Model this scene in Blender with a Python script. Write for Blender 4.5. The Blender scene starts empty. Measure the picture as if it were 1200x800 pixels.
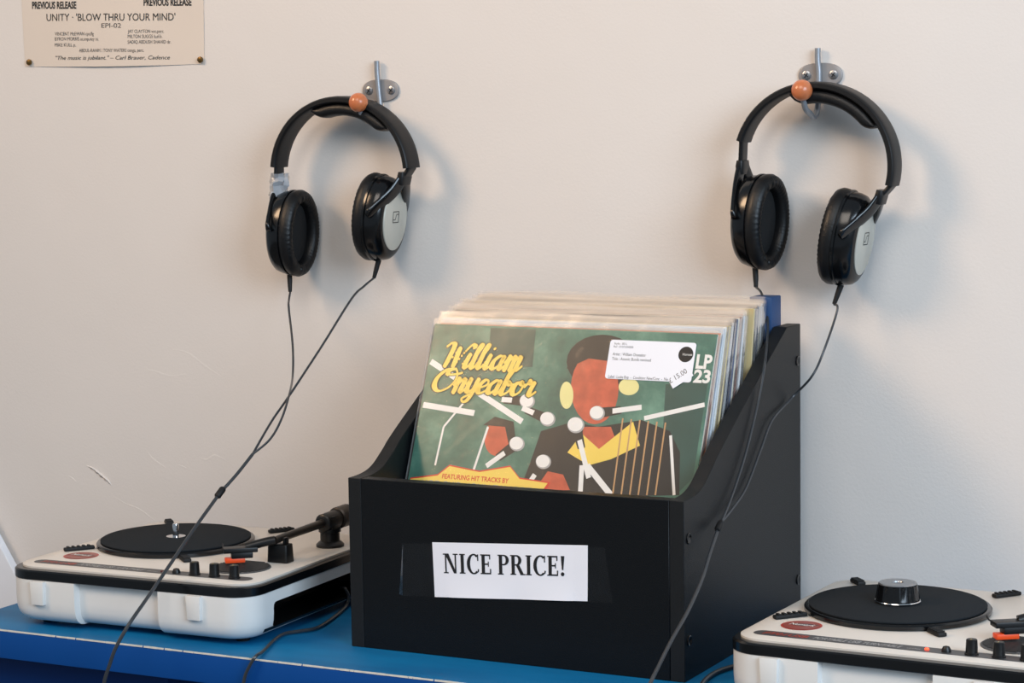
import bpy, bmesh, math, random
from mathutils import Vector, Matrix
random.seed(7)
S = bpy.context.scene
C = S.collection
PI = math.pi
sin, cos = math.sin, math.cos

# ------------------------------------------------------------------ camera
FPX, PITCH, YAW, ROLL = 2651.8, .1018, .4751, -.0149
CAM = Vector((1.1465, -1.8733, .5233))
FW = Vector((-sin(YAW)*cos(PITCH), cos(YAW)*cos(PITCH), -sin(PITCH)))
R0 = Vector((cos(YAW), sin(YAW), 0)); U0 = R0.cross(FW)
RT = R0*cos(ROLL) + U0*sin(ROLL); UP = -R0*sin(ROLL) + U0*cos(ROLL)
cd = bpy.data.cameras.new('camera'); cam = bpy.data.objects.new('camera', cd); C.objects.link(cam)
cd.sensor_fit = 'HORIZONTAL'; cd.sensor_width = 36; cd.lens = FPX/1200*36
cd.clip_start = .05; cd.clip_end = 50
mw = Matrix((RT, UP, -FW)).transposed().to_4x4(); mw.translation = CAM
cam.matrix_world = mw
S.camera = cam
S.view_settings.view_transform = 'Standard'; S.view_settings.look = 'None'
S.view_settings.gamma = 1; S.view_settings.use_curve_mapping = False
S.view_settings.exposure = 0.10
S.cycles.transparent_max_bounces = 32

# ------------------------------------------------------------------ light
w = bpy.data.worlds.new('room_light'); S.world = w; w.use_nodes = True
w.node_tree.nodes['Background'].inputs[0].default_value = (.72, .86, 1.0, 1)
w.node_tree.nodes['Background'].inputs[1].default_value = .30
def area(name, loc, aim, size, sizey, energy, col):
    l = bpy.data.lights.new(name, 'AREA'); l.shape = 'RECTANGLE'; l.size = size; l.size_y = sizey
    l.energy = energy; l.color = col
    o = bpy.data.objects.new(name, l); C.objects.link(o); o.location = loc
    o.rotation_euler = (Vector(aim)-Vector(loc)).to_track_quat('-Z', 'Y').to_euler()
    return o
lamp = area('warm_ceiling_lamp', (-1.9, -1.75, 2.15), (.45, .33, .72), .9, .9, 10, (1, .68, .42))
lamp.data.spread = math.radians(75)
area('shop_window', (2.9, -1.6, 1.35), (.4, .3, .3), 1.7, 1.5, 78, (.68, .84, 1.0))
area('overhead_fill', (.55, -2.3, 2.3), (.45, .3, .35), 1.6, 1.2, 30, (1, .90, .80))  # added soft fill from above the front, no known fitting

# pixel -> point helpers (1200 x 800 frame)
def ray(u, v): return FW*FPX + RT*(u-600) - UP*(v-400)
def onx(u, v, x): d = ray(u, v); return CAM + d*((x-CAM.x)/d.x)
def ony(u, v, y): d = ray(u, v); return CAM + d*((y-CAM.y)/d.y)
def onz(u, v, z=0): d = ray(u, v); return CAM + d*((z-CAM.z)/d.z)
def onpl(u, v, p0, n): d = ray(u, v); return CAM + d*((Vector(p0)-CAM).dot(n)/d.dot(n))

# ------------------------------------------------------------------ materials
MATS = {}
def srgb(r, g, b):
    f = lambda c: (c/255/12.92 if c/255 <= .04045 else ((c/255+.055)/1.055)**2.4)
    return (f(r), f(g), f(b), 1)
def mat(name, col, rough=.5, metal=0, var=.06, scale=60, bump=0, bscale=400, spec=.5, coat=0, emit=0):
    if name in MATS: return MATS[name]
    m = bpy.data.materials.new(name); m.use_nodes = True; nt = m.node_tree; n = nt.nodes; L = nt.links
    b = n['Principled BSDF']; b.inputs['Roughness'].default_value = rough; b.inputs['Metallic'].default_value = metal
    b.inputs['Specular IOR Level'].default_value = spec; b.inputs['Coat Weight'].default_value = coat
    tc = n.new('ShaderNodeTexCoord')
    if var:
        nz = n.new('ShaderNodeTexNoise'); nz.inputs['Scale'].default_value = scale; nz.inputs['Detail'].default_value = 4
        L.new(tc.outputs['Object'], nz.inputs['Vector'])
        mx = n.new('ShaderNodeMix'); mx.data_type = 'RGBA'
        mx.inputs['A'].default_value = tuple(c*(1-var) for c in col[:3])+(1,)
        mx.inputs['B'].default_value = tuple(min(1, c*(1+var)) for c in col[:3])+(1,)
        L.new(nz.outputs['Fac'], mx.inputs['Factor']); L.new(mx.outputs['Result'], b.inputs['Base Color'])
    else: b.inputs['Base Color'].default_value = col
    if bump:
        n2 = n.new('ShaderNodeTexNoise'); n2.inputs['Scale'].default_value = bscale; n2.inputs['Detail'].default_value = 3
        L.new(tc.outputs['Object'], n2.inputs['Vector'])
        bp = n.new('ShaderNodeBump'); bp.inputs['Strength'].default_value = bump; bp.inputs['Distance'].default_value = .001
        L.new(n2.outputs['Fac'], bp.inputs['Height']); L.new(bp.outputs['Normal'], b.inputs['Normal'])
    if emit:
        b.inputs['Emission Color'].default_value = col; b.inputs['Emission Strength'].default_value = emit
    MATS[name] = m; return m
def film(name, col, opac, rough=.12, spec=.5):
    if name in MATS: return MATS[name]
    m = bpy.data.materials.new(name); m.use_nodes = True; nt = m.node_tree; n = nt.nodes; L = nt.links
    b = n['Principled BSDF']; b.inputs['Base Color'].default_value = col; b.inputs['Roughness'].default_value = rough
    t = n.new('ShaderNodeBsdfTransparent'); g = n.new('ShaderNodeBsdfGlossy'); g.inputs['Roughness'].default_value = rough
    lw = n.new('ShaderNodeLayerWeight'); lw.inputs['Blend'].default_value = .25
    mp = n.new('ShaderNodeMath'); mp.operation = 'MULTIPLY'; mp.inputs[1].default_value = spec
    a = n.new('ShaderNodeMixShader'); a.inputs[0].default_value = opac
    L.new(t.outputs[0], a.inputs[1]); L.new(b.outputs[0], a.inputs[2])
    c = n.new('ShaderNodeMixShader'); L.new(lw.outputs['Fresnel'], mp.inputs[0]); L.new(mp.outputs[0], c.inputs[0])
    tc = n.new('ShaderNodeTexCoord'); nz = n.new('ShaderNodeTexNoise'); nz.inputs['Scale'].default_value = 35
    L.new(tc.outputs['Object'], nz.inputs['Vector'])
    bp = n.new('ShaderNodeBump'); bp.inputs['Strength'].default_value = .5; bp.inputs['Distance'].default_value = .004
    L.new(nz.outputs['Fac'], bp.inputs['Height']); L.new(bp.outputs['Normal'], g.inputs['Normal'])
    L.new(a.outputs[0], c.inputs[1]); L.new(g.outputs[0], c.inputs[2])
    L.new(c.outputs[0], n['Material Output'].inputs['Surface'])
    MATS[name] = m; return m

BLK_WOOD = mat('black_laminate', srgb(5, 8, 12), .42, bump=.25, bscale=900, var=.15, scale=300, spec=.3)
BLK_EDGE = mat('black_edge', srgb(18, 20, 22), .5, spec=.35, bump=.2, bscale=900, var=.2, scale=200)
BLK_PL = mat('black_plastic', srgb(13, 14, 16), .38, var=.1, spec=.4)
BLK_GLOSS = mat('gloss_black_plastic', srgb(11, 12, 14), .18, var=.05)
BLK_RUB = mat('black_rubber', srgb(17, 18, 20), .6, var=.12, spec=.35)
LEATHER = mat('black_leatherette', srgb(12, 13, 15), .40, spec=.4, var=.2, scale=200, bump=.3, bscale=700)
FOAM = mat('black_foam', srgb(12, 13, 15), .9, var=.2, scale=500)
FELT = mat('black_felt', srgb(38, 42, 46), .95, var=.25, scale=700, bump=.5, bscale=1500, spec=.1)
WHITE_PL = mat('white_plastic', srgb(226, 225, 222), .32, var=.02)
PLATE = mat('warm_white_top', srgb(212, 206, 198), .38, var=.02)
STEEL = mat('grey_metal', srgb(160, 163, 168), .32, metal=.85, var=.08)
GREYPAINT = mat('grey_painted_metal', srgb(150, 146, 145), .45, metal=.2, var=.05)
CHROME = mat('chrome', srgb(220, 220, 222), .12, metal=1, var=.02)
SILVER = mat('silver_cap', srgb(196, 194, 184), .42, metal=.35, var=.03)
BRASS = mat('brass', srgb(110, 86, 48), .4, metal=.8, var=.1)
PAPER = mat('white_paper', srgb(236, 236, 242), .7, var=.015, scale=20)
POSTER = mat('cream_paper', srgb(218, 205, 192), .8, var=.04, scale=12)
INK = mat('black_ink', srgb(22, 22, 24), .6, var=0)
INK2 = mat('grey_ink', srgb(95, 88, 84), .7, var=0)
ORANGE = mat('orange_stylus', srgb(240, 80, 25), .4, var=.05)
CARD_IN = mat('cream_card', srgb(226, 214, 196), .8, var=.05)
CABLE = mat('grey_cable', srgb(50, 53, 57), .3, var=.1)
TAPE = film('clear_tape', srgb(200, 205, 210), .006, .10, .3)
FILM = film('clear_film', srgb(235, 232, 226), .015, .14, .22)
FILM_TAN = film('hazy_film', srgb(226, 212, 196), .20, .2, .5)
FILM_EDGE = film('bright_film_fold', srgb(235, 235, 235), .22, .15, .6)
CLEARWRAP = film('clear_wrap', srgb(225, 228, 234), .5, .08, .9)

def table_mat():
    m = bpy.data.materials.new('worn_blue_paint'); m.use_nodes = True; nt = m.node_tree; n = nt.nodes; L = nt.links
    b = n['Principled BSDF']; b.inputs['Roughness'].default_value = .5; b.inputs['Specular IOR Level'].default_value = .3
    tc = n.new('ShaderNodeTexCoord'); nz = n.new('ShaderNodeTexNoise'); nz.inputs['Scale'].default_value = 9; nz.inputs['Detail'].default_value = 8
    mp = n.new('ShaderNodeMapping'); mp.inputs['Scale'].default_value = (.6, 2.0, 2.0)
    L.new(tc.outputs['Object'], mp.inputs[0]); L.new(mp.outputs[0], nz.inputs['Vector'])
    cr = n.new('ShaderNodeValToRGB'); e = cr.color_ramp.elements
    e[0].position = .3; e[0].color = srgb(0, 94, 146); e[1].position = .75; e[1].color = srgb(4, 118, 172)
    L.new(nz.outputs['Fac'], cr.inputs[0]); L.new(cr.outputs[0], b.inputs['Base Color'])
    return m
BLUE = table_mat()
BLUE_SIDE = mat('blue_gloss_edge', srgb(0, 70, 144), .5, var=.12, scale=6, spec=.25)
BLUE_SHADE = mat('shaded_blue_panel', srgb(0, 46, 104), .5, var=.1, scale=8, spec=.2)  # table blue darkened: shade under the tabletop put into the colour
BAREWOOD = mat('worn_bare_edge', srgb(214, 210, 200), .8, var=.25, scale=120)

def wall_mat():
    m = bpy.data.materials.new('painted_plaster'); m.use_nodes = True; nt = m.node_tree; n = nt.nodes; L = nt.links
    b = n['Principled BSDF']; b.inputs['Roughness'].default_value = .75; b.inputs['Specular IOR Level'].default_value = .25
    tc = n.new('ShaderNodeTexCoord')
    a = n.new('ShaderNodeTexNoise'); a.inputs['Scale'].default_value = 2.2; a.inputs['Detail'].default_value = 3
    L.new(tc.outputs['Object'], a.inputs['Vector'])
    mx = n.new('ShaderNodeMix'); mx.data_type = 'RGBA'
    mx.inputs['A'].default_value = srgb(218, 211, 205); mx.inputs['B'].default_value = srgb(226, 219, 213)
    L.new(a.outputs['Fac'], mx.inputs['Factor']); L.new(mx.outputs['Result'], b.inputs['Base Color'])
    f = n.new('ShaderNodeTexNoise'); f.inputs['Scale'].default_value = 330; f.inputs['Detail'].default_value = 3
    L.new(tc.outputs['Object'], f.inputs['Vector'])
    g = n.new('ShaderNodeTexNoise'); g.inputs['Scale'].default_value = 7; g.inputs['Detail'].default_value = 2
    L.new(tc.outputs['Object'], g.inputs['Vector'])
    b1 = n.new('ShaderNodeBump'); b1.inputs['Strength'].default_value = .22; b1.inputs['Distance'].default_value = .0008
    b2 = n.new('ShaderNodeBump'); b2.inputs['Strength'].default_value = .35; b2.inputs['Distance'].default_value = .006
    L.new(g.outputs['Fac'], b2.inputs['Height']); L.new(f.outputs['Fac'], b1.inputs['Height'])
    L.new(b2.outputs['Normal'], b1.inputs['Normal']); L.new(b1.outputs['Normal'], b.inputs['Normal'])
    return m
WALL = wall_mat()

# ------------------------------------------------------------------ mesh helpers
class MB:
    def __init__(s): s.v = []; s.f = []; s.m = []
    def add(s, vs, fs, mi=0):
        o = len(s.v); s.v += [Vector(p) for p in vs]
        for q in fs: s.f.append([i+o for i in q]); s.m.append(mi)
        return s
    def box(s, lo, hi, mi=0):
        x0, y0, z0 = lo; x1, y1, z1 = hi
        return s.add([(x0,y0,z0),(x1,y0,z0),(x1,y1,z0),(x0,y1,z0),(x0,y0,z1),(x1,y0,z1),(x1,y1,z1),(x0,y1,z1)],
                     [(3,2,1,0),(4,5,6,7),(0,1,5,4),(1,2,6,5),(2,3,7,6),(3,0,4,7)], mi)
    def loft(s, rings, mi=0, cap0=True, cap1=True):
        n = len(rings[0]); vs = [p for r in rings for p in r]; fs = []
        for k in range(len(rings)-1):
            for i in range(n):
                j = (i+1) % n; fs.append((k*n+i, k*n+j, (k+1)*n+j, (k+1)*n+i))
        if cap0: fs.append(tuple(range(n-1, -1, -1)))
        if cap1: fs.append(tuple((len(rings)-1)*n+i for i in range(n)))
        return s.add(vs, fs, mi)
    def lathe(s, prof, c=(0,0,0), n=48, mi=0, ax=None):
        rings = []
        for r, z in prof:
            rg = []
            for i in range(n):
                a = 2*PI*i/n; p = Vector((r*cos(a), r*sin(a), z))
                if ax is not None: p = ax @ p
                rg.append(p+Vector(c))
            rings.append(rg)
        return s.loft(rings, mi)
    def tube(s, path, r, n=10, mi=0):
        path = [Vector(p) for p in path]; rs = r if isinstance(r, (list, tuple)) else [r]*len(path)
        rings = []; prev = None
        for k, p in enumerate(path):
            t = (path[min(k+1, len(path)-1)]-path[max(k-1, 0)]).normalized()
            if prev is None:
                a = Vector((0, 0, 1)) if abs(t.z) < .9 else Vector((1, 0, 0)); u = t.cross(a).normalized()
            else: u = (prev - t*prev.dot(t)).normalized()
            prev = u; v = t.cross(u)
            rings.append([p + (u*cos(2*PI*i/n) + v*sin(2*PI*i/n))*rs[k] for i in range(n)])
        return s.loft(rings, mi)
    def ribbon(s, path, wd, wt, mi=0, n=16, ex=.55):
        # rounded-rectangle section swept along path; wd = width axis; wt = (width, thickness) or list
        path = [Vector(p) for p in path]; wd = Vector(wd)
        wts = wt if isinstance(wt, list) else [wt]*len(path); rings = []
        for k, p in enumerate(path):
            t = (path[min(k+1, len(path)-1)]-path[max(k-1, 0)]).normalized()
            a = (wd - t*wd.dot(t)).normalized(); b = t.cross(a); W_, T_ = wts[k]; rg = []
            for i in range(n):
                q = 2*PI*(i+.5)/n; cx = math.copysign(abs(cos(q))**ex, cos(q)); sy = math.copysign(abs(sin(q))**ex, sin(q))
                rg.append(p + a*cx*W_/2 + b*sy*T_/2)
            rings.append(rg)
        return s.loft(rings, mi)
    def xf(s, M):
        s.v = [M @ p for p in s.v]; return s
    def build(s, name, mats, parent=None, smooth=40, bevel=0, seg=2, world=False, mod=None):
        me = bpy.data.meshes.new(name)
        vs = s.v
        if world and parent is not None:
            inv = ROOTM[parent.name].inverted(); vs = [inv @ p for p in vs]
        me.from_pydata([tuple(p) for p in vs], [], s.f); me.validate()
        if not isinstance(mats, (list, tuple)): mats = [mats]
        for m in mats: me.materials.append(m)
        if len(me.polygons) == len(s.m): me.polygons.foreach_set('material_index', s.m)
        bm = bmesh.new(); bm.from_mesh(me)
        bmesh.ops.recalc_face_normals(bm, faces=bm.faces)
        if bevel:
            es = [e for e in bm.edges if len(e.link_faces) == 2 and e.calc_face_angle(0) > .6]
            bmesh.ops.bevel(bm, geom=es, offset=bevel, segments=seg, profile=.6, affect='EDGES', clamp_overlap=True)
        bm.to_mesh(me); bm.free()
        if smooth:
            me.polygons.foreach_set('use_smooth', [True]*len(me.polygons)); me.set_sharp_from_angle(angle=math.radians(smooth))
        me.update()
        o = bpy.data.objects.new(name, me); C.objects.link(o)
        if parent is not None: o.parent = parent; ROOTM[o.name] = ROOTM[parent.name]
        else: ROOTM[o.name] = Matrix.Identity(4)
        return o
ROOTM = {}
def tag(o, label, cat, group=None):
    o['label'] = label; o['category'] = cat
    if group: o['group'] = group
    return o
def thing(name, label, cat, loc=(0,0,0), rz=0, group=None, M=None):
    o = bpy.data.objects.new(name, None); C.objects.link(o); o.empty_display_size = .02
    if M is None: M = Matrix.Translation(Vector(loc)) @ Matrix.Rotation(rz, 4, 'Z')
    o.matrix_world = M; ROOTM[o.name] = M.copy()
    return tag(o, label, cat, group)
def smooth_path(pts, k=8):
    pts = [Vector(p) for p in pts]; out = []
    for i in range(len(pts)-1):
        p0 = pts[max(i-1, 0)]; p1 = pts[i]; p2 = pts[i+1]; p3 = pts[min(i+2, len(pts)-1)]
        for j in range(k):
            t = j/k
            out.append(.5*((2*p1)+(p2-p0)*t+(2*p0-5*p1+4*p2-p3)*t*t+(-p0+3*p1-3*p2+p3)*t**3))
    out.append(pts[-1]); return out
def rrect(x0, y0, x1, y1, r, k=6):
    out = []
    for cx, cy, a0 in ((x0+r, y0+r, PI), (x1-r, y0+r, 1.5*PI), (x1-r, y1-r, 0), (x0+r, y1-r, .5*PI)):
        for i in range(k+1): a = a0+.5*PI*i/k; out.append((cx+r*cos(a), cy+r*sin(a)))
    return out
def ell(cx, cy, rx, ry, n=28, rot=0):
    return [(cx+rx*cos(2*PI*i/n)*cos(rot)-ry*sin(2*PI*i/n)*sin(rot), cy+rx*cos(2*PI*i/n)*sin(rot)+ry*sin(2*PI*i/n)*cos(rot)) for i in range(n)]

# flat print: polygons and letters laid on a plane, one mesh, a material per ink
class Print:
    def __init__(s): s.items = []; s.mats = []
    def mi(s, m):
        if m not in s.mats: s.mats.append(m)
        return s.mats.index(m)
    def poly(s, pts, m, layer=1):
        s.items.append(([tuple(p) for p in pts], [tuple(range(len(pts)))], s.mi(m), layer)); return s
    def raw(s, pts, faces, m, layer=1): s.items.append((pts, faces, s.mi(m), layer)); return s
    def line(s, pts, wid, m, layer=1):
        for (a, b) in zip(pts[:-1], pts[1:]):
            a = Vector(a); b = Vector(b); t = (b-a).normalized(); q = Vector((-t.y, t.x))*wid/2
            s.poly([a-q, b-q, b+q, a+q], m, layer)
        return s
    def text(s, body, x, y, size, m, layer=1, xs=1, bold=0, shear=0, rot=0, align='LEFT', width=None):
        cu = bpy.data.curves.new('type', 'FONT'); cu.body = body; cu.size = size; cu.offset = bold*size; cu.shear = shear
        cu.resolution_u = 3; cu.fill_mode = 'FRONT'
        ob = bpy.data.objects.new('type', cu); C.objects.link(ob)
        dg = bpy.context.evaluated_depsgraph_get(); me = bpy.data.meshes.new_from_object(ob.evaluated_get(dg))
        vs = [(v.co.x, v.co.y) for v in me.vertices]; fs = [tuple(p.vertices) for p in me.polygons]
        bpy.data.objects.remove(ob); bpy.data.curves.remove(cu); bpy.data.meshes.remove(me)
        if not vs: return s
        x0 = min(p[0] for p in vs); x1 = max(p[0] for p in vs)
        if width: xs = width/(x1-x0)
        off = {'LEFT': x0, 'CENTER': (x0+x1)/2, 'RIGHT': x1}[align]
        vs = [((px-off)*xs, py) for px, py in vs]
        vs = [(x+px*cos(rot)-py*sin(rot), y+px*sin(rot)+py*cos(rot)) for px, py in vs]
        return s.raw(vs, fs, m, layer)
    def build(s, name, O, ex, ey, parent, lift=.00015, world=False, warp=None):
        O = Vector(O); ex = Vector(ex); ey = Vector(ey); en = ex.cross(ey); b = MB()
        for q, (pts, fs, m, layer) in enumerate(s.items):
            b.add([O+ex*p[0]+ey*p[1]+en*(lift*layer+2e-6*(q % 12)) for p in pts], fs, m)
        if warp: b.v = [warp(p) for p in b.v]
        me = bpy.data.meshes.new(name); vs = b.v
        if world: inv = ROOTM[parent.name].inverted(); vs = [inv @ p for p in vs]
        me.from_pydata([tuple(p) for p in vs], [], b.f)
        for m in s.mats: me.materials.append(m)
        me.polygons.foreach_set('material_index', b.m); me.update()
        o = bpy.data.objects.new(name, me); C.objects.link(o)
        if parent is not None: o.parent = parent; ROOTM[o.name] = ROOTM[parent.name]
        return o

# ================================================================== THE SETTING
YW = .339
TBL_Y0 = -.083
wallo = MB().box((-3.2, YW, -.75), (3.4, YW+.12, 2.0)).build('wall_back', WALL, smooth=0); wallo['kind'] = 'structure'
fl = MB().box((-3.2, -3.2, -.79), (3.4, YW+.12, -.75)).build('floor', mat('grey_floor', srgb(120, 116, 112), .6, var=.15, scale=5), smooth=0)
fl['kind'] = 'structure'
# lifted plaster: curled flakes and hairline ridges on the wall
def ridge(pts, wdt, h, name='plaster_ridge'):
    h *= .5 if 'flake' in name else .22; wdt *= .8
    pts = smooth_path(pts, 6); b = MB(); n = len(pts); vs = []; fs = []
    for k, p in enumerate(pts):
        s_ = sin(PI*k/(n-1)); t = (pts[min(k+1, n-1)]-pts[max(k-1, 0)]).normalized(); q = Vector((-t.z, 0, t.x))
        w_ = wdt*(.3+.7*s_)*(1+.3*sin(k*1.7)); hh = h*s_*(1+.3*sin(k*2.3))
        vs += [p-q*w_, p+Vector((0, -hh, 0)), p+q*w_*.35, p-q*w_+Vector((0, .002, 0)), p+q*w_*.35+Vector((0, .002, 0))]
    for k in range(n-1):
        a = k*5; c = a+5
        fs += [(a, c, c+1, a+1), (a+1, c+1, c+2, a+2), (a+2, c+2, c+4, a+4), (a+4, c+4, c+3, a+3), (a+3, c+3, c, a)]
    fs += [(0, 1, 2, 4, 3), tuple(5*(n-1)+i for i in (3, 4, 2, 1, 0))]
    return b.add(vs, fs).build(name, WALL, wallo, smooth=60)
W_ = lambda u, v: ony(u, v, YW)
ridge([W_(101, 545), W_(110, 549), W_(119, 556), W_(127, 563), W_(131, 569)], .004, .0045, 'plaster_flake')
ridge([W_(79, 557), W_(85, 560), W_(91, 566)], .002, .0014)
ridge([W_(131, 580), W_(146, 589), W_(163, 596), W_(178, 607), W_(184, 611)], .002, .0012)
ridge([W_(172, 527), W_(178, 536), W_(186, 542), W_(196, 549)], .003, .0014)
ridge([W_(208, 544), W_(214, 546), W_(220, 549)], .002, .0010)
ridge([W_(232, 535), W_(242, 538), W_(252, 533), W_(268, 541)], .003, .0012)
ridge([W_(168, 433), W_(180, 434), W_(200, 440), W_(222, 437)], .003, .0008)
ridge([W_(200, 409), W_(220, 413), W_(240, 428), W_(264, 444)], .003, .0008)

# ================================================================== TABLE
tb = thing('table', 'long blue painted table with worn pale front edge carrying box and turntables', 'table', (0, -.05, -.75))
XE = (onz(0, 712.4).x+onz(17, 707).x)/2
MB().box((XE, TBL_Y0, -.030), (1.6, YW-.004, 0)).build('tabletop', [BLUE], tb, bevel=.0012, world=True)
o = bpy.data.objects[-1] if False else tb.children[0]
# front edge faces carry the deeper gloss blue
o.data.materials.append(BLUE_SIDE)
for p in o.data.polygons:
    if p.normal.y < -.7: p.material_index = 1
# worn strip where the paint has rubbed off the arris: irregular chips
b = MB(); x = XE+.001
while x < 1.2:
    l = random.uniform(.004, .016); wdt = random.uniform(.0002, .0010)
    b.box((x, TBL_Y0-.0003, -.0012-wdt*.2), (x+l, TBL_Y0+wdt, .0003)); x += l+random.choice([0, 0, 0, 0, .0005, .0015])
b.build('worn_edge', BAREWOOD, tb, world=True, smooth=0)
pe = ony(197, 798, -.05).x
MB().box((XE+.03, -.05, -.14), (pe, -.03, -.0302)).build('apron', BLUE_SHADE, tb, bevel=.001, world=True)
MB().box((pe+.06, -.03, -.14), (1.5, -.012, -.0302)).build('apron', BLUE_SHADE, tb, bevel=.001, world=True)
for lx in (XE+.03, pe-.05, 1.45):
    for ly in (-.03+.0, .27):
        MB().box((lx, ly, -.75), (lx+.05, ly+.05, -.0302)).build('leg', BLUE_SHADE, tb, bevel=.002, world=True)

# ================================================================== RECORD BOX
W, D, HF, HB, T = .3556, .309, .168, .302, .0145
bx = thing('record_box', 'black laminate record box with sloping sides holding the records', 'box', (W/2, D/2, 0))
prof = [(0, 0), (D, 0), (D, HB), (.270, HB)]
cur = smooth_path([Vector((.270, HB, 0)), Vector((.199, .264, 0)), Vector((.0933, .2045, 0)), Vector((.066, .1865, 0)), Vector((.045, .174, 0)), Vector((.025, .1690, 0)), Vector((0, HF, 0))], 5)
prof += [(p.x, p.y) for p in cur[1:]]
for x0 in (0, W-T):
    b = MB().loft([[(x0, y, z) for y, z in prof], [(x0+T, y, z) for y, z in prof]])
    sp = b.build('side_panel', [BLK_WOOD, BLK_EDGE], bx, bevel=.0005, seg=1, world=True, smooth=25)
    for p in sp.data.polygons:
        if abs(p.normal.x) < .5: p.material_index = 1
    if x0 > 0:   # recessed assembly screws on the outer face
        for yy, zz in ((.0105, .132), (.0105, .037), (.3005, .2646), (.3005, .038)):
            ax = Matrix.Rotation(PI/2, 3, 'Y')
            k = MB().lathe([(.0052, 0), (.0052, .0008), (.0044, .0012), (.0030, .0006), (.0012, .0002)], (W, yy, zz), 16, 0, ax)
            sc = k.build('screw_cap', BLK_GLOSS, bx, world=True)
MB().box((T+.0002, 0, .0), (W-T-.0002, T, HF)).build('front_panel', BLK_WOOD, bx, bevel=.0005, seg=1, world=True)
MB().box((T+.0002, D-.012, .0), (W-T-.0002, D, HB-.02)).build('back_panel', BLK_WOOD, bx, bevel=.0005, seg=1, world=True)
MB().box((T+.0002, T+.0002, .0), (W-T-.0002, D-.0122, .012)).build('bottom_panel', BLK_WOOD, bx, world=True)

# ------------------------------------------------------------------ price sign taped on the box front
sgP = [(.0937, .1111), (.2592, .1205), (.2584, .0677), (.0955, .0578)]
sg = thing('price_sign', 'white paper sign reading NICE PRICE! taped to the black box front', 'sign', (.176, -.0002, .058))
sbulge = lambda u, v: .0005 + .0014*abs(sin(u*5+.4))*max(0, .45-v)**2/.2*(1 if .12 < u < .9 else .3)
vs = []; fs = []; N = 24; K = 12
for j in range(K+1):
    for i in range(N+1):
        u = i/N; v = j/K
        a = Vector(sgP[3]).lerp(Vector(sgP[2]), u); c = Vector(sgP[0]).lerp(Vector(sgP[1]), u); p = a.lerp(c, v)
        vs.append((p.x, -sbulge(u, v)-.0003, p.y))
for j in range(K):
    for i in range(N): a = j*(N+1)+i; fs.append((a, a+1, a+N+2, a+N+1))
b = MB().add(vs, fs); n0 = len(vs)
b.add([(p[0], p[1]+.00015, p[2]) for p in vs], [tuple(reversed(f)) for f in fs])
b.build('paper', PAPER, sg, world=True, smooth=60)
# serif capitals drawn as outlines
def serif_word(word):
    H = 1.0; st = .185; th = .085; sh = .06; out = []; x = 0
    R = lambda x0, y0, x1, y1: out.append([(x+x0, y0), (x+x1, y0), (x+x1, y1), (x+x0, y1)])
    def ring(cx, cy, rx, ry, a0, a1, wx, wy, n=18):
        o_ = []; i_ = []
        for k in range(n+1):
            a = a0+(a1-a0)*k/n
            o_.append((x+cx+rx*cos(a), cy+ry*sin(a))); i_.append((x+cx+(rx-wx)*cos(a), cy+(ry-wy)*sin(a)))
        for k in range(n): out.append([o_[k], o_[k+1], i_[k+1], i_[k]])
    def stem(x0, both=True, e=.075):
        R(x0, 0, x0+st, H); R(x0-e, 0, x0+st+e, sh); R(x0-e, H-sh, x0+st+e, H)
    for ch in word:
        if ch == 'N':
            R(.09, 0, .09+th, H); R(.0, 0, .28, sh); R(-.02, H-sh, .25, H); R(.66, 0, .66+th, H); R(.56, H-sh, .85, H)
            out.append([(x+.09, H), (x+.31, H), (x+.745, 0), (x+.60, 0)]); x += .93
        elif ch == 'I': stem(.08); x += .42
        elif ch == 'C':
            ring(.42, .5, .40, .52, .28*PI, 1.72*PI, .19, .075)
            out.append([(x+.62, .98), (x+.69, 1.0), (x+.69, .66), (x+.63, .66)]); out.append([(x+.66, .26), (x+.73, .23), (x+.70, .10), (x+.62, .08)]); x += .80
        elif ch == 'E':
            stem(.08, e=.07); R(.08, 0, .60, .075); R(.08, H-.075, .58, H); R(.2, .47, .48, .545)
            R(.55, 0, .62, .27); R(.52, H-.25, .585, H); R(.44, .38, .495, .64); x += .72
        elif ch in 'PR':
            stem(.08, e=.07); ring(.36, .735, .29, .265, -.5*PI, .5*PI, .18, .07)
            R(.2, H-.07, .37, H); R(.2, .47, .37, .54)
            if ch == 'R':
                out.append([(x+.33, .50), (x+.52, .50), (x+.80, .0), (x+.59, .0)]); R(.57, 0, .86, sh); x += .88
            else: x += .72
        elif ch == '!':
            out.append([(x+.05, H), (x+.25, H), (x+.19, .30), (x+.11, .30)])
            out.append(ell(x+.15, .095, .1, .1, 14)); x += .3
        else: x += .28
    return out, x
polys, tw = serif_word('NICE PRICE!')
pr = Print(); Q = lambda u, v: Vector(sgP[3]).lerp(Vector(sgP[2]), u).lerp(Vector(sgP[0]).lerp(Vector(sgP[1]), u), v)
for pl in polys:
    pr.poly([Q(.070+.79*px/tw, .44+.36*py) for px, py in pl], INK)
pr.build('lettering', (0, -.0009, 0), (1, 0, 0), (0, 0, 1), sg, world=True)
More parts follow.
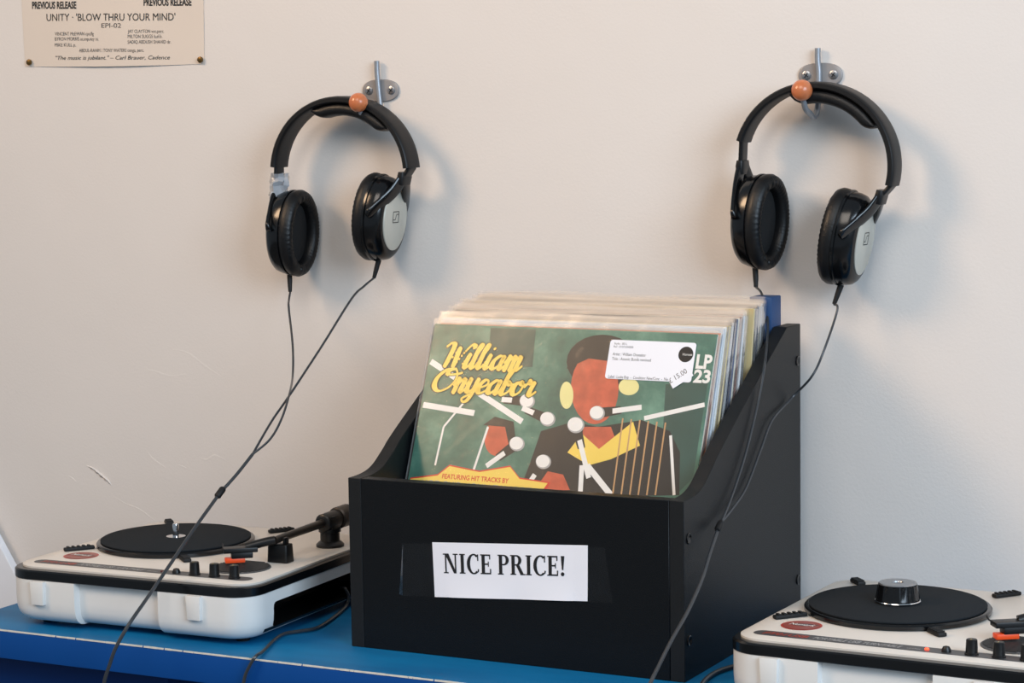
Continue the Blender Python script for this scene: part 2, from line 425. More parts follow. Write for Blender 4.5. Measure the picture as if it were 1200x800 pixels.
for lo, hi, tear in ((.0555, .110, 1), (.245, .279, -1)):
    b = MB(); n = 14; top = []; bot = []
    zt = lambda x: .1035+(x-.055)*.0565+.004; 
    for k in range(n+1):
        x = lo+(hi-lo)*k/n; top.append((x, -.0021 if .094 < x < .259 else -.0008, zt(x))); bot.append((x, top[-1][1], zt(x)-.052))
    if tear == 1: top[0] = (lo+.007, -.0035, zt(lo)); bot[0] = (lo+.0005, -.001, zt(lo)-.05); 
    else: bot[-1] = (hi+.005, -.0008, zt(hi)-.052); top[-1] = (hi-.002, -.0022, zt(hi))
    vs = top+bot; b.add(vs, [(n+1+k, n+2+k, k+1, k) for k in range(n)])
    b.build('tape', TAPE, sg, world=True, smooth=60)

# ================================================================== RECORDS
LP = .315
def rgb(name, c, rough=.35, var=.25, scale=30): return mat(name, srgb(*c), rough, var=var, scale=scale)
def green_art():
    m = bpy.data.materials.new('green_printed_cover'); m.use_nodes = True; nt = m.node_tree; n = nt.nodes; L = nt.links
    b = n['Principled BSDF']; b.inputs['Roughness'].default_value = .3
    tc = n.new('ShaderNodeTexCoord'); nz = n.new('ShaderNodeTexNoise'); nz.inputs['Scale'].default_value = 14; nz.inputs['Detail'].default_value = 9; nz.inputs['Roughness'].default_value = .65
    mp = n.new('ShaderNodeMapping'); mp.inputs['Scale'].default_value = (1, 1, .8)
    L.new(tc.outputs['Object'], mp.inputs[0]); L.new(mp.outputs[0], nz.inputs['Vector'])
    cr = n.new('ShaderNodeValToRGB'); e = cr.color_ramp.elements
    e[0].position = .28; e[0].color = srgb(34, 74, 66); e[1].position = .72; e[1].color = srgb(112, 158, 138)
    k = e.new(.5); k.color = srgb(62, 112, 98)
    L.new(nz.outputs['Fac'], cr.inputs[0]); L.new(cr.outputs[0], b.inputs['Base Color'])
    return m
GREEN = green_art()
nrec = 26
rec_cols = [None, ((26, 30, 40), (120, 124, 132), 'black'), ((205, 120, 80), (235, 226, 208), 'orange-printed'), ((188, 205, 222), (214, 224, 232), 'pale blue'),
            ((232, 232, 228), (238, 238, 236), 'white'), ((190, 170, 120), (214, 196, 150), 'tan'), ((225, 228, 232), (236, 238, 240), 'white'),
            ((70, 66, 62), (96, 92, 88), 'dark grey'), ((210, 214, 218), (228, 232, 236), 'pale grey'), ((40, 52, 84), (92, 104, 132), 'navy'),
            ((222, 214, 196), (232, 224, 208), 'cream'), ((150, 90, 70), (190, 150, 130), 'brown'), ((214, 220, 226), (232, 236, 240), 'pale grey')]
ordn = ['', 'second', 'third', 'fourth', 'fifth', 'sixth', 'seventh', 'eighth', 'ninth', 'tenth', 'eleventh', 'twelfth', 'thirteenth', 'fourteenth', 'fifteenth', 'sixteenth',
        'seventeenth', 'eighteenth', 'nineteenth', 'twentieth', 'twenty-first', 'twenty-second', 'twenty-third', 'twenty-fourth', 'twenty-fifth', 'twenty-sixth']
FR = None
for i in range(nrec):
    t = i/(nrec-1)
    a = .372*(1-t)+.075*t; g = -.028*(1-t)+.0*t
    y0 = .0295+(.238-.0295)*t**1.02; x0 = .0205 + (0 if i == 0 else random.uniform(-.0035, .0035))
    if i == 0: x0 = .0172
    if i == 1: x0 = .0170
    ex = Vector((cos(g), sin(g), 0)); ey = Vector((-sin(g)*sin(a), cos(g)*sin(a), cos(a))); en = ex.cross(ey)  # en faces the viewer
    M = Matrix((ex, ey, en)).transposed().to_4x4(); M.translation = Vector((x0, y0, .0135))
    size = LP + (0 if i == 0 else random.uniform(-.004, .001))
    if i == 0: lab = 'front record with green cover, yellow script lettering and white price label'; ccol = GREEN; ecol = CARD_IN
    else:
        cc, ec, nm = rec_cols[1+(i-1) % (len(rec_cols)-1)] if i > 12 else rec_cols[min(i, 12)]
        nm = nm
        ccol = rgb('cover_%s' % nm.replace(' ', '_').replace('-', '_'), cc); ecol = rgb('edge_%s' % nm.replace(' ', '_').replace('-', '_'), ec, .6, .12, 90)
        lab = '%s-edged record in clear sleeve, %s in row counting from green-covered front record' % (nm, ordn[i])
    r = thing('record', lab, 'record', group='records in the black box', M=M)
    th = .0030
    b = MB().box((0, 0, -th), (size, size, 0))
    sl = b.build('card_sleeve', [ccol, ecol], r, bevel=.0004, seg=1, smooth=0)
    for p in sl.data.polygons:
        if abs(p.normal.z) < .5: p.material_index = 1
    # clear outer sleeve: open at the top, a little larger than the card
    e = .0025; tp = .0045 + random.uniform(0, .003); wv = []
    b = MB(); n = 8
    for zz in (.0006, -th-.0006):
        vs = []
        for k in range(n+1):
            x = -e+(size+2*e)*k/n
            vs += [(x, -.0008, zz), (x, size, zz), (x, size+tp+.0012*sin(k*1.3+i), zz+(.0005*sin(k*2.1+i)))]
        b.add(vs, [f for k in range(n) for f in ((3*k, 3*k+3, 3*k+4, 3*k+1), (3*k+1, 3*k+4, 3*k+5, 3*k+2))], 0)
    if i > 0:
        for q in range(len(b.f)): b.m[q] = 1 if (q % 2 == 1) else 0
    for x in (-e, size+e):
        b.add([(x, -.0008, .0006), (x, size, .0006), (x, size, -th-.0006), (x, -.0008, -th-.0006)], [(0, 1, 2, 3)], 2)
    b.build('clear_sleeve', [FILM, FILM_TAN, FILM_EDGE], r, smooth=60)
    if i == 0: FR = (r, M, ex, ey, en)

# printing on the front record (a plain stand-in picture in the cover's colours, with the cover's lettering)
r, M, ex, ey, en = FR
def cv(u, v):
    p = M.inverted() @ onpl(u, v, M.translation, en); return (min(LP-.003, max(.003, p.x)), p.y)
def cvs(*pts): return [cv(*p) for p in pts]
def cell(u, v, ru, rv, n=24, rot=0): return [cv(*p) for p in ell(u, v, ru, rv, n, rot)]
DKG = rgb('cover_dark_ink', (22, 28, 32), .3, .4); MIDG = rgb('cover_deep_green', (40, 78, 72), .3, .25); WARM = rgb('cover_warm_ink', (190, 86, 60), .3, .5, 70)
WHT = rgb('cover_white_ink', (232, 230, 226), .3, .06, 60); GRY = rgb('cover_grey_ink', (165, 165, 165), .3, .1); YEL = rgb('cover_yellow_ink', (236, 205, 92), .3, .06)
RED = rgb('cover_red_ink', (208, 52, 40), .3, .06); TAN = rgb('cover_tan_ink', (190, 150, 104), .3, .2); PALEY = rgb('cover_pale_yellow_ink', (226, 218, 150), .3, .1)
pr = Print()
pr.poly(cvs((575, 384), (628, 386), (624, 430), (572, 428)), MIDG, 1)
pr.poly(cvs((780, 450), (835, 448), (812, 560), (792, 580), (775, 540)), MIDG, 1)
# dark clothed bust, plain face, no features
pr.poly(cvs((608, 577), (622, 540), (634, 505), (672, 494), (700, 500), (752, 492), (785, 505), (797, 530), (796, 580), (700, 582)), DKG, 2)
pr.poly(cvs((680, 522), (684, 500), (716, 500), (724, 522), (702, 534)), WARM, 3)
pr.poly(cvs((665, 530), (682, 508), (702, 526), (742, 494), (750, 522), (716, 538), (690, 545)), YEL, 4)
pr.poly(cell(706, 424, 42, 32), DKG, 2)
pr.poly(cell(697, 455, 28, 42), WARM, 3)
pr.poly(cvs((664, 432), (676, 405), (706, 395), (738, 404), (744, 440), (727, 446), (722, 424), (690, 420)), DKG, 4)
pr.poly(cell(664, 463, 8, 16), PALEY, 4); pr.poly(cell(737, 453, 12, 10), PALEY, 4)
pr.poly(cell(583, 512, 15, 22, rot=.15), WARM, 3); pr.poly(cvs((566, 498), (580, 488), (602, 494), (606, 530), (596, 520), (592, 500)), DKG, 4)
pr.poly(cvs((632, 566), (642, 552), (660, 556), (668, 574), (640, 575)), WARM, 4)
def mic(u, v, u2, v2, r_=9, lay=5):
    d = Vector((u2-u, v2-v)).normalized(); q = Vector((-d.y, d.x)); a = Vector((u, v))
    pts = [a+q*6, a+d*24+q*4.5, a+d*24-q*4.5, a-q*6]
    pr.poly([cv(*(p+d*4)) for p in pts], DKG, lay); pr.line([cv(*(a+d*18)), cv(u2, v2)], .0052, WHT, lay+1)
    pr.poly(cell(u, v, r_, r_*.95), GRY, lay+1); pr.poly(cell(u-.8, v-.8, r_*.88, r_*.82), WHT, lay+2)
for args in ((618, 470, 588, 468), (642, 491, 612, 478), (700, 484, 752, 477), (606, 520, 570, 546), (637, 541, 620, 566), (675, 498, 690, 560, 10)): mic(*args)
for pts, wd_ in ((((497, 423), (612, 494)), .006), (((494, 474), (556, 484)), .006), (((755, 490), (826, 474)), .0045), (((688, 545), (716, 580)), .006), (((682, 545), (680, 580)), .005),
                 (((572, 500), (552, 560)), .0025), (((545, 470), (520, 500), (510, 545)), .0022), (((786, 510), (790, 580)), .003)):
    pr.line([cv(*p) for p in pts], wd_, WHT, 5)
for k in range(6):
    u = 722+k*10; pr.line(cvs((u+8, 490+k), (u-4, 580)), .0016, TAN, 5)
ban = [(478.5, 561), (513, 557), (527, 546), (562, 553), (598, 547), (609, 561), (642, 566), (637, 573), (478, 568)]
pr.poly(cvs(*[(u, v-1.6) for u, v in ban[:7]], (645, 565), (640, 575), (478, 569)), RED, 8)
pr.poly(cvs(*ban), YEL, 9)
rot0 = math.atan2(cv(600, 566)[1]-cv(518, 560.5)[1], cv(600, 566)[0]-cv(518, 560.5)[0])
p0 = cv(518, 560.3); pr.text('FEATURING HIT TRACKS BY', p0[0], p0[1], .0068, RED, 10, bold=.02, rot=0, width=cv(596, 565)[0]-p0[0])
p0 = cv(494, 567.5); pr.text('HOT CHIP   JOHN TALABOT', p0[0], p0[1], .0075, GRY, 10, rot=0, width=.125)
p0 = cv(815, 431); pr.text('LP', p0[0], p0[1], .019, WHT, 5, bold=.035, width=.0165)
p0 = cv(812, 447.5); pr.text('23', p0[0], p0[1], .0175, WHT, 5, bold=.035, width=.0175)
# script lettering: pen strokes, thick going down, thin going up
G = {'W': [[(.0, 1.45), (.15, 1.7), (.32, 1.5), (.28, .1)], [(.28, .1), (.62, 1.35)], [(.62, 1.35), (.66, .1)], [(.66, .1), (.95, 1.2), (1.15, 1.65), (1.3, 1.5)]],
     'i': [[(0, .3), (.15, .95)], [(.15, .95), (.12, .2), (.2, .03), (.36, .3)], [(.2, 1.4), (.22, 1.45)]],
     'l': [[(0, .3), (.22, 1.3), (.24, 1.68), (.13, 1.5), (.1, .25), (.18, .03), (.34, .3)]],
     'a': [[(.46, .85), (.28, .95), (.08, .6), (.08, .2), (.2, .03), (.4, .4), (.46, .9)], [(.46, .9), (.43, .2), (.5, .03), (.64, .3)]],
     'm': [[(0, .5), (.12, .95), (.12, .0)], [(.13, .45), (.3, .92), (.38, .8), (.36, 0)], [(.37, .45), (.54, .92), (.62, .8), (.6, .2), (.68, .03), (.82, .3)]],
     'O': [[(.75, 1.62), (.35, 1.5), (.08, .95), (.1, .35), (.4, .02), (.8, .35), (.95, 1.0), (.78, 1.55), (.5, 1.45), (.5, 1.2), (.9, 1.25), (1.1, 1.35)]],
     'n': [[(0, .5), (.12, .95), (.12, .0)], [(.13, .45), (.32, .92), (.41, .8), (.39, .2), (.46, .03), (.6, .3)]],
     'y': [[(0, .6), (.1, .95), (.1, .3), (.2, .04), (.38, .35), (.44, .95)], [(.44, .95), (.38, -.3), (.2, -.62), (.06, -.4), (.3, -.1), (.6, .3)]],
     'e': [[(.04, .35), (.35, .6), (.36, .88), (.2, .93), (.05, .55), (.08, .15), (.22, .02), (.48, .3)]],
     'b': [[(0, .3), (.2, 1.3), (.24, 1.68), (.13, 1.5), (.1, .2), (.22, .02), (.42, .3), (.42, .7), (.28, .88), (.3, .7), (.55, .75)]],
     'o': [[(.38, .93), (.12, .8), (.06, .3), (.2, .02), (.4, .25), (.44, .7), (.34, .93), (.34, .75), (.6, .78)]],
     'r': [[(0, .6), (.12, 1.02), (.16, .85), (.34, .9)], [(.34, .9), (.3, .2), (.4, .03), (.56, .3)]]}
ADV = {'W': 1.05, 'i': .33, 'l': .31, 'a': .6, 'm': .8, 'O': .98, 'n': .56, 'y': .56, 'e': .44, 'b': .5, 'o': .54, 'r': .52}
def script(word, org, wid, hgt, thick, m, layer):
    tot = sum(ADV[c] for c in word); x = 0; sx = wid/tot
    for ch in word:
        for st in G[ch]:
            P = [Vector((x+p[0]+(p[1])*.30*hgt/sx*1.0, p[1], 0)) for p in st]
            P = [Vector((q.x*sx, q.y*hgt, 0)) for q in (smooth_path(P, 6) if len(P) > 2 else [P[0].lerp(P[1], j/4) for j in range(5)])]
            for a, c in zip(P[:-1], P[1:]):
                d = (c-a)
                if d.length < 1e-7: continue
                dn = d.normalized(); wv = thick*(.45+.55*abs(dn.y)) if dn.y < 0.2 else thick*.55
                q = Vector((.94, .34, 0))*wv/2; q2 = Vector((-dn.y, dn.x, 0))*thick*.16
                o0 = Vector((org[0], org[1], 0))
                pr.poly([(o0+a-q-q2).xy, (o0+c-q-q2).xy, (o0+c+q+q2).xy, (o0+a+q+q2).xy] if (c-a).cross(q).z > 0 else [(o0+a+q+q2).xy, (o0+c+q+q2).xy, (o0+c-q-q2).xy, (o0+a-q-q2).xy], m, layer)
                pr.poly(ell(o0.x+a.x, o0.y+a.y, wv*.5, wv*.5, 8), m, layer)
                pr.poly(ell(o0.x+c.x, o0.y+c.y, wv*.5, wv*.5, 8), m, layer)
        x += ADV[ch]
for wd_, org, u1 in (('William', (514, 430), 616), ('Onyeabor', (504, 458), 634)):
    p0 = cv(*org); wid = (cv(u1, org[1]+4)[0]-p0[0])*.93
    script(wd_, p0, wid, .0152, .0070, DKG, 11); script(wd_, p0, wid, .0152, .0047, YEL, 12)
pr.build('cover_print', (0, 0, 0), (1, 0, 0), (0, 1, 0), r, lift=.00004)
# shop label and price sticker stuck on the clear sleeve
pr = Print(); c0 = cv(709, 443.5); c1 = cv(817, 402); LW = c1[0]-c0[0]; LH = c1[1]-c0[1]
pr.poly([(c0[0]+px, c0[1]+py) for px, py in rrect(0, 0, LW, LH, .003)], PAPER, 1)
pr.poly(ell(c0[0]+LW*.895, c0[1]+LH*.70, .0078, .0078), INK, 2)
pr.text('Honest', c0[0]+LW*.86, c0[1]+LH*.67, .0035, WHT, 3)
for s_, px, py, sz, wd_ in (('Style : 00 L', .05, .88, .0030, .014), ('Ref : 0107-034050', .05, .80, .0030, .021), ('Artist : William Onyeabor', .05, .60, .0042, .036), ('Title : Atomic Bomb remixed', .05, .48, .0042, .042),
                            ('Label : Luaka Bop  -  Condition: New/Conc  -  New/New', .04, .02, .0042, .073)):
    pr.text(s_, c0[0]+LW*px, c0[1]+LH*py, sz, INK, 2, width=wd_)
q = cv(797, 440); rt = .62
tagp = [(-.012, -.008), (.012, -.008), (.012, .008), (-.012, .008)]
pr.poly([(q[0]+px*cos(rt)-py*sin(rt), q[1]+px*sin(rt)+py*cos(rt)) for px, py in tagp], PAPER, 3)
pr.text('£ 15.00', q[0]-.0085, q[1]-.0085, .0075, INK2, 4, rot=rt, width=.020)
pr.build('price_label', (0, 0, .0008), (1, 0, 0), (0, 1, 0), r, lift=.00006)

# blue box set at the back of the row
BSET = mat('dark_blue_card', srgb(26, 66, 112), .5, var=.2, scale=40)
bs = thing('card_carton', 'narrow dark blue card carton standing upright behind the last record', 'carton', (.328, .28, .0122))
MB().box((.3160, .268, .0122), (.3400, .2955, .332)).build('carton_body', BSET, bs, bevel=.0015, world=True)

# ================================================================== TURNTABLES
TWD, TDP = .297, .286
def tt_outline(d, rec=.008, R=.030, k=7, x1=.088, x2=.190):
    out = []; r_ = R-d*.5
    for cx, cy, a0, nm in ((d+r_, d+r_, PI, 'FL'), (TWD-d-r_, d+r_, 1.5*PI, 'FR'), (TWD-d-r_, TDP-d-r_, 0, 'BR'), (d+r_, TDP-d-r_, .5*PI, 'BL')):
        for i in range(k+1): a = a0+.5*PI*i/k; out.append((cx+r_*cos(a), cy+r_*sin(a)))
        if nm == 'FL': out += [(x1, d), (x1+.001, d+rec), (x2-.001, d+rec), (x2, d)]
    return out
def cup_dot(b, x, y, z0, prof, mi=0, n=24): b.lathe(prof, (x, y, z0), n, mi)
def turntable(label, loc, rz, led, adapter_well):
    t = thing('portable_turntable', label, 'turntable', loc, rz, 'portable turntables')
    # white lower case with a bay on its right side
    lv = [(.005, .016), (.0065, .010), (.0095, .0055), (.014, .0022), (.020, .0006), (.028, 0), (.0500, 0)]
    b = MB().loft([[(x, y, z) for x, y in tt_outline(d)] for z, d in lv])
    body = b.build('case', [WHITE_PL, BLK_PL], t, smooth=35)
    cut = MB().box((TWD-.045, .046, .0125), (TWD+.02, TDP-.030, .0385))
    cut = cut.build('cut', WHITE_PL, None, smooth=0, bevel=.006, seg=3); cut.matrix_world = ROOTM[t.name]
    bpy.context.view_layer.update()
    md = body.modifiers.new('bay', 'BOOLEAN'); md.operation = 'DIFFERENCE'; md.object = cut; md.solver = 'EXACT'
    bpy.context.view_layer.update()
    me = bpy.data.meshes.new_from_object(body.evaluated_get(bpy.context.evaluated_depsgraph_get()))
    body.modifiers.clear(); body.data = me; bpy.data.objects.remove(cut)
    for p in me.polygons:
        c = p.center
        p.material_index = 1 if (TWD-.046 < c.x < TWD-.0012 and .045 < c.y < TDP-.029 and .012 < c.z < .039) else 0
    me.set_sharp_from_angle(angle=math.radians(35))
    for fx in (.03, TWD-.03):
        for fy in (.035, TDP-.035): MB().lathe([(.007, 0), (.008, .0055)], (fx, fy, 0), 16).build('foot', BLK_RUB, t)
    # black rim and top plate
    b = MB().loft([[(x, y, z) for x, y in tt_outline(d, 0)] for z, d in ((.0502, .0), (.0508, -.0006), (.0588, -.0006), (.0602, .0010))])
    b.build('rim_band', BLK_GLOSS, t, smooth=35)
    pl = rrect(.0042, .0095, TWD-.0042, TDP-.0042, .026, 8)
    pl2 = rrect(.0050, .0103, TWD-.0050, TDP-.0050, .0255, 8)
    MB().loft([[(x, y, .0602) for x, y in pl], [(x, y, .0620) for x, y in pl], [(x, y, .0625) for x, y in pl2]]).build('top_plate', PLATE, t, smooth=35)
    ZT = .0625
    for x0, x1 in ((.036, .053), (.226, .243)):
        b = MB(); 
        b.loft([[(x0+.0012, -.0045, .0252), (x1-.0008, -.0045, .0252), (x1-.0008, .002, .0252), (x0+.0012, .002, .0252)], [(x0, -.0050, .0498), (x1, -.0050, .0498), (x1, .002, .0498), (x0, .002, .0498)]])
        b.build('lid_catch', [WHITE_PL], t, bevel=.0010)
    # platter, slipmat, spindle
    px, py, pr_ = .1020, .166, .0850
    MB().lathe([(pr_-.002, .0002), (pr_, .0012), (pr_, .0042), (pr_-.0012, .0056), (pr_-.004, .0060)], (px, py, ZT), 72).build('platter', BLK_GLOSS, t)
    MB().lathe([(pr_-.0045, 0), (pr_-.0042, .0012), (pr_-.0052, .0018)], (px, py, ZT+.0061), 72).build('slipmat', FELT, t)
    b = MB().lathe([(.0105, 0), (.0105, .0006), (.0035, .001), (.0035, .012), (.0030, .0142), (.0015, .0152)], (px, py, ZT+.0079), 20)
    b.build('spindle', CHROME, t)
    # four rubber pads around the platter
    for cx, cy, ang, ln, wd_ in ((.0240, .098, .88, .033, .0075), (.164, .090, -.75, .022, .0085), (.0285, .262, -.8, .020, .0085), (.174, .266, .95, .030, .0075)):
        b = MB().box((-ln/2, -wd_/2, 0), (ln/2, wd_/2, .0038))
        pd = b.xf(Matrix.Translation((cx, cy, ZT+.0001)) @ Matrix.Rotation(ang, 4, 'Z')).build('rubber_pad', BLK_RUB, t, bevel=.0015)
        b = MB()
        for k in range(5): b.box((-ln*.4+k*ln*.17, -wd_*.42, .0038), (-ln*.4+k*ln*.17+ln*.08, wd_*.42, .0048))
        b.xf(Matrix.Translation((cx, cy, ZT+.0001)) @ Matrix.Rotation(ang, 4, 'Z')).build('rib', BLK_RUB, pd)
    # round badge
    p = Print()
    p.poly(ell(.0450, .0725, .0185, .0185, 40), rgb('badge_red', (176, 54, 40), .3, .15), 1)
    p.poly(ell(.0450, .0725, .0165, .0165, 40), rgb('badge_brown', (150, 72, 62), .3, .2), 2)
    p.poly([(.0345, .072), (.0405, .0765), (.0505, .079), (.0610, .0765), (.0515, .075), (.0465, .0695)], rgb('badge_dark', (70, 40, 44), .3, .1), 3)
    p.text('Numark', .034, .0695, .0105, WHT, 4, bold=.01, shear=.3, width=.024)
    p.build('badge', (0, 0, ZT), (1, 0, 0), (0, 1, 0), t, lift=.00025)
    # control strip
    p = Print()
    p.poly(rrect(.016, .0245, .280, .0420, .0086, 8), rgb('strip_grey', (70, 70, 72), .4, .05), 1)
    p.text('PORTABLE USB TURNTABLE', .072, .0290, .0110, GRY, 2, bold=.015, shear=.25, width=.080)
    p.text('with software', .157, .0295, .0065, GRY, 2, shear=.25, width=.012)
    RD = rgb('strip_red', (170, 62, 44), .4, .1)
    p.text('PT01USB', .025, .0285, .0120, RD, 2, bold=.02, shear=.2, width=.042)
    p.build('control_strip', (0, 0, ZT), (1, 0, 0), (0, 1, 0), t, lift=.0002)
    kn = [(.0060, 0), (.0060, .0012), (.0052, .0016), (.0047, .0125), (.0040, .0132)]
    for kx in (.213, .2365, .2600):
        k = MB().lathe(kn, (kx, .033, ZT+.0002), 20).build('knob', BLK_PL, t)
        MB().box((kx-.0004, .0298, ZT+.0134), (kx+.0004, .033, ZT+.0138)).build('pointer', rgb('pointer_tan', (150, 130, 90)), k)
    MB().lathe([(.0042, 0), (.0040, .002), (.0028, .0044), (.001, .0050)], (.191, .033, ZT+.0002), 20).build('pitch_button', BLK_PL, t)
    LEDM = mat('red_led_lit', srgb(255, 70, 40), .3, var=0, emit=3) if led else mat('red_led_off', srgb(90, 30, 25), .3, var=0)
    MB().lathe([(.0020, 0), (.0018, .0010), (.0008, .0014)], (.174, .033, ZT+.0004), 14).build('indicator_light', LEDM, t)
    # speaker grille: dish with raised bars
    sx, sy, sr = .2385, .079, .0310
    sp = MB().lathe([(sr, 0), (sr, .0006), (sr-.002, .0010)], (sx, sy, ZT+.0001), 40).build('speaker', mat('grille_grey', srgb(74, 76, 78), .6, var=.1), t)
    b = MB(); k = -sr+.003
    while k < sr-.003:
        h_ = math.sqrt(max(0, (sr-.002)**2-k*k)); b.box((sx-h_, sy+k, ZT+.0010), (sx+h_, sy+k+.0015, ZT+.0020)); k += .0034
    b.build('grille_bars', mat('grille_dark', srgb(40, 42, 44), .5, var=.1), sp, smooth=0)
    if adapter_well:
        MB().lathe([(.0150, 0), (.0150, .0008), (.0130, .0008), (.0126, .0003)], (.222, .232, ZT+.0001), 32).build('adapter_well', BLK_PL, t)
    # tonearm
    ab = Vector((.2660, .214, ZT)); hd = Vector((.2280, .089, ZT+.015)); rst = Vector((.2600, .122, ZT))
    MB().lathe([(.0150, 0), (.0150, .0025), (.0125, .0050), (.0105, .0062), (.0105, .0150), (.0120, .0160), (.0120, .0195)], tuple(ab+Vector((0, 0, .0001))), 28).build('tonearm_base', BLK_PL, t)
    pv = ab+Vector((0, 0, .0275)); top = rst+Vector((.0, .0, .0245))
    dr = (top-pv).normalized()
    b = MB().tube([pv+dr*.012, top, top+dr*.010], [.0046, .0040, .0038], 14)
    arm = b.build('tonearm', mat('tonearm_bronze', srgb(58, 52, 48), .35, metal=.5, var=.05), t)
    b = MB().tube([pv-dr*.013, pv-dr*.012, pv+dr*.013, pv+dr*.0145], [.0085, .0098, .0098, .007], 18); b.box(tuple(pv-Vector((.0085, .0085, .0085))), tuple(pv+Vector((.0085, .0085, .006))))
    b.build('pivot_housing', BLK_PL, arm, bevel=.0006)
    b = MB().tube([pv-dr*.0135, pv-dr*.015, pv-dr*.034, pv-dr*.0355], [.0100, .0118, .0118, .0105], 22)
    b.build('counterweight', mat('dark_bronze', srgb(52, 46, 42), .4, metal=.4, var=.05), arm)
    e0 = top+dr*.009; e1 = hd+Vector((.006, .008, .003))
    b = MB().tube(smooth_path([e0, e0.lerp(e1, .3)+Vector((0, 0, .0005)), e1], 6), .0046, 12)
    b.build('headshell_neck', BLK_PL, arm)
    d2 = (hd-e0); d2.z = 0; d2.normalize(); sd = Vector((-d2.y, d2.x, 0)); hs = MB()
    Mh = Matrix((d2, sd, Vector((0, 0, 1)))).transposed().to_4x4(); Mh.translation = hd
    hs.box((-.021, -.0075, -.001), (.014, .0075, .004)); hs.box((-.016, -.006, -.007), (.006, .006, -.0008))
    hs.xf(Mh).build('headshell', BLK_PL, arm, bevel=.001)
    MB().box((-.008, -.0055, -.0115), (.0125, .0055, -.0066)).xf(Mh).build('stylus', ORANGE, arm, bevel=.0012)
    MB().tube([Mh @ Vector((.012, -.007, .002)), Mh @ Vector((.013, -.013, .0025)), Mh @ Vector((.013, -.018, .005))], .0008, 8).build('finger_lift', BLK_PL, arm)
    # arm rest
    b = MB().lathe([(.0125, 0), (.0118, .0185), (.0110, .0195)], tuple(rst+Vector((0, 0, .0001))), 4)
    b = MB(); b.loft([[tuple(rst+Vector((x*1.0, y, .0001))) for x, y in rrect(-.0125, -.008, .0125, .008, .003, 4)], [tuple(rst+Vector((x*.92, y*.9, .0190))) for x, y in rrect(-.0125, -.008, .0125, .008, .003, 4)]])
    for s_ in (-1, 1): b.box(tuple(rst+Vector((s_*.0068-.0015, -.004, .019))), tuple(rst+Vector((s_*.0068+.0015, .004, .026))))
    b.build('arm_rest', BLK_PL, t, bevel=.0008)
    return t
TL = turntable('white portable turntable with bare spindle under the headphones with taped joint', (-.3800, -.064, 0), math.radians(1.8), False, False)
TR = turntable('white portable turntable with lit red indicator and black adapter on its platter', (.4195, -.0665, 0), math.radians(-1.6), True, True)
# cords of the turntables
pts = [onz(398, 688, .02)+Vector((0, .0, 0)), onz(404, 689, .022), onz(408.5, 699, .012), onz(405, 710, .0035), onz(392, 722, .0028), onz(372, 735, .0028), onz(352, 739, .0028), onz(334, 742, .0028), onz(322, 749, .0028), onz(308, 763, .0028)]
e = ony(299, 772, TBL_Y0-.0035); pts += [Vector((e.x, TBL_Y0-.002, .0035)), ony(292, 781, TBL_Y0-.005), ony(286, 797, TBL_Y0-.005), ony(282, 830, TBL_Y0-.006), ony(284, 900, TBL_Y0-.006), ony(284, 900, TBL_Y0-.006)+Vector((.005, 0, -.25)), ony(284, 900, TBL_Y0-.006)+Vector((.0, .01, -.55))]
tag(MB().tube(smooth_path(pts, 8), .0017, 8).build('power_cord', CABLE), 'thin dark cord running from white turntable side bay over blue table edge', 'cord', 'turntable cords')
pts = [onz(885, 776, .012), onz(872, 778, .006), onz(858, 781, .0032), onz(842, 786, .0032), onz(830, 793, .0032), onz(822, 802, .0032), onz(812, 822, .0032)]
e = pts[-1]; pts += [Vector((e.x, TBL_Y0-.001, .0032)), Vector((e.x+.002, TBL_Y0-.008, -.02)), Vector((e.x+.003, TBL_Y0-.009, -.2)), Vector((e.x+.006, TBL_Y0-.002, -.6))]
tag(MB().tube(smooth_path(pts, 8), .0022, 8).build('power_cord', CABLE), 'short black cord between record box and the turntable with red indicator light', 'cord', 'turntable cords')
# 45 adapter standing on the right platter's spindle
ac = ROOTM[TR.name] @ Vector((.1020, .166, .0625+.0089))
ad = thing('record_adapter', 'black ribbed centre adapter with silver top on the turntable platter', 'adapter', ac)
b = MB(); n = 60; rings = []
for r_, z in ((.0200, 0), (.0203, .001), (.0198, .003), (.0178, .0150), (.0178, .0160)):
    rings.append([(r_*(1+(.018*(1 if i % 4 < 2 else -1) if .002 < z < .016 else 0))*cos(2*PI*i/n), r_*(1+(.018*(1 if i % 4 < 2 else -1) if .002 < z < .016 else 0))*sin(2*PI*i/n), z) for i in range(n)])
b.loft(rings); b.build('body', BLK_GLOSS, ad)
MB().lathe([(.0172, .0161), (.0178, .0167), (.0168, .0176), (.0055, .0176), (.0050, .0165), (.004, .0163)], (0, 0, 0), 40).build('top_ring', STEEL, ad)
MB().lathe([(.0206, .0002), (.0211, .0008), (.0206, .0016)], (0, 0, 0), 40).build('base_ring', CHROME, ad)

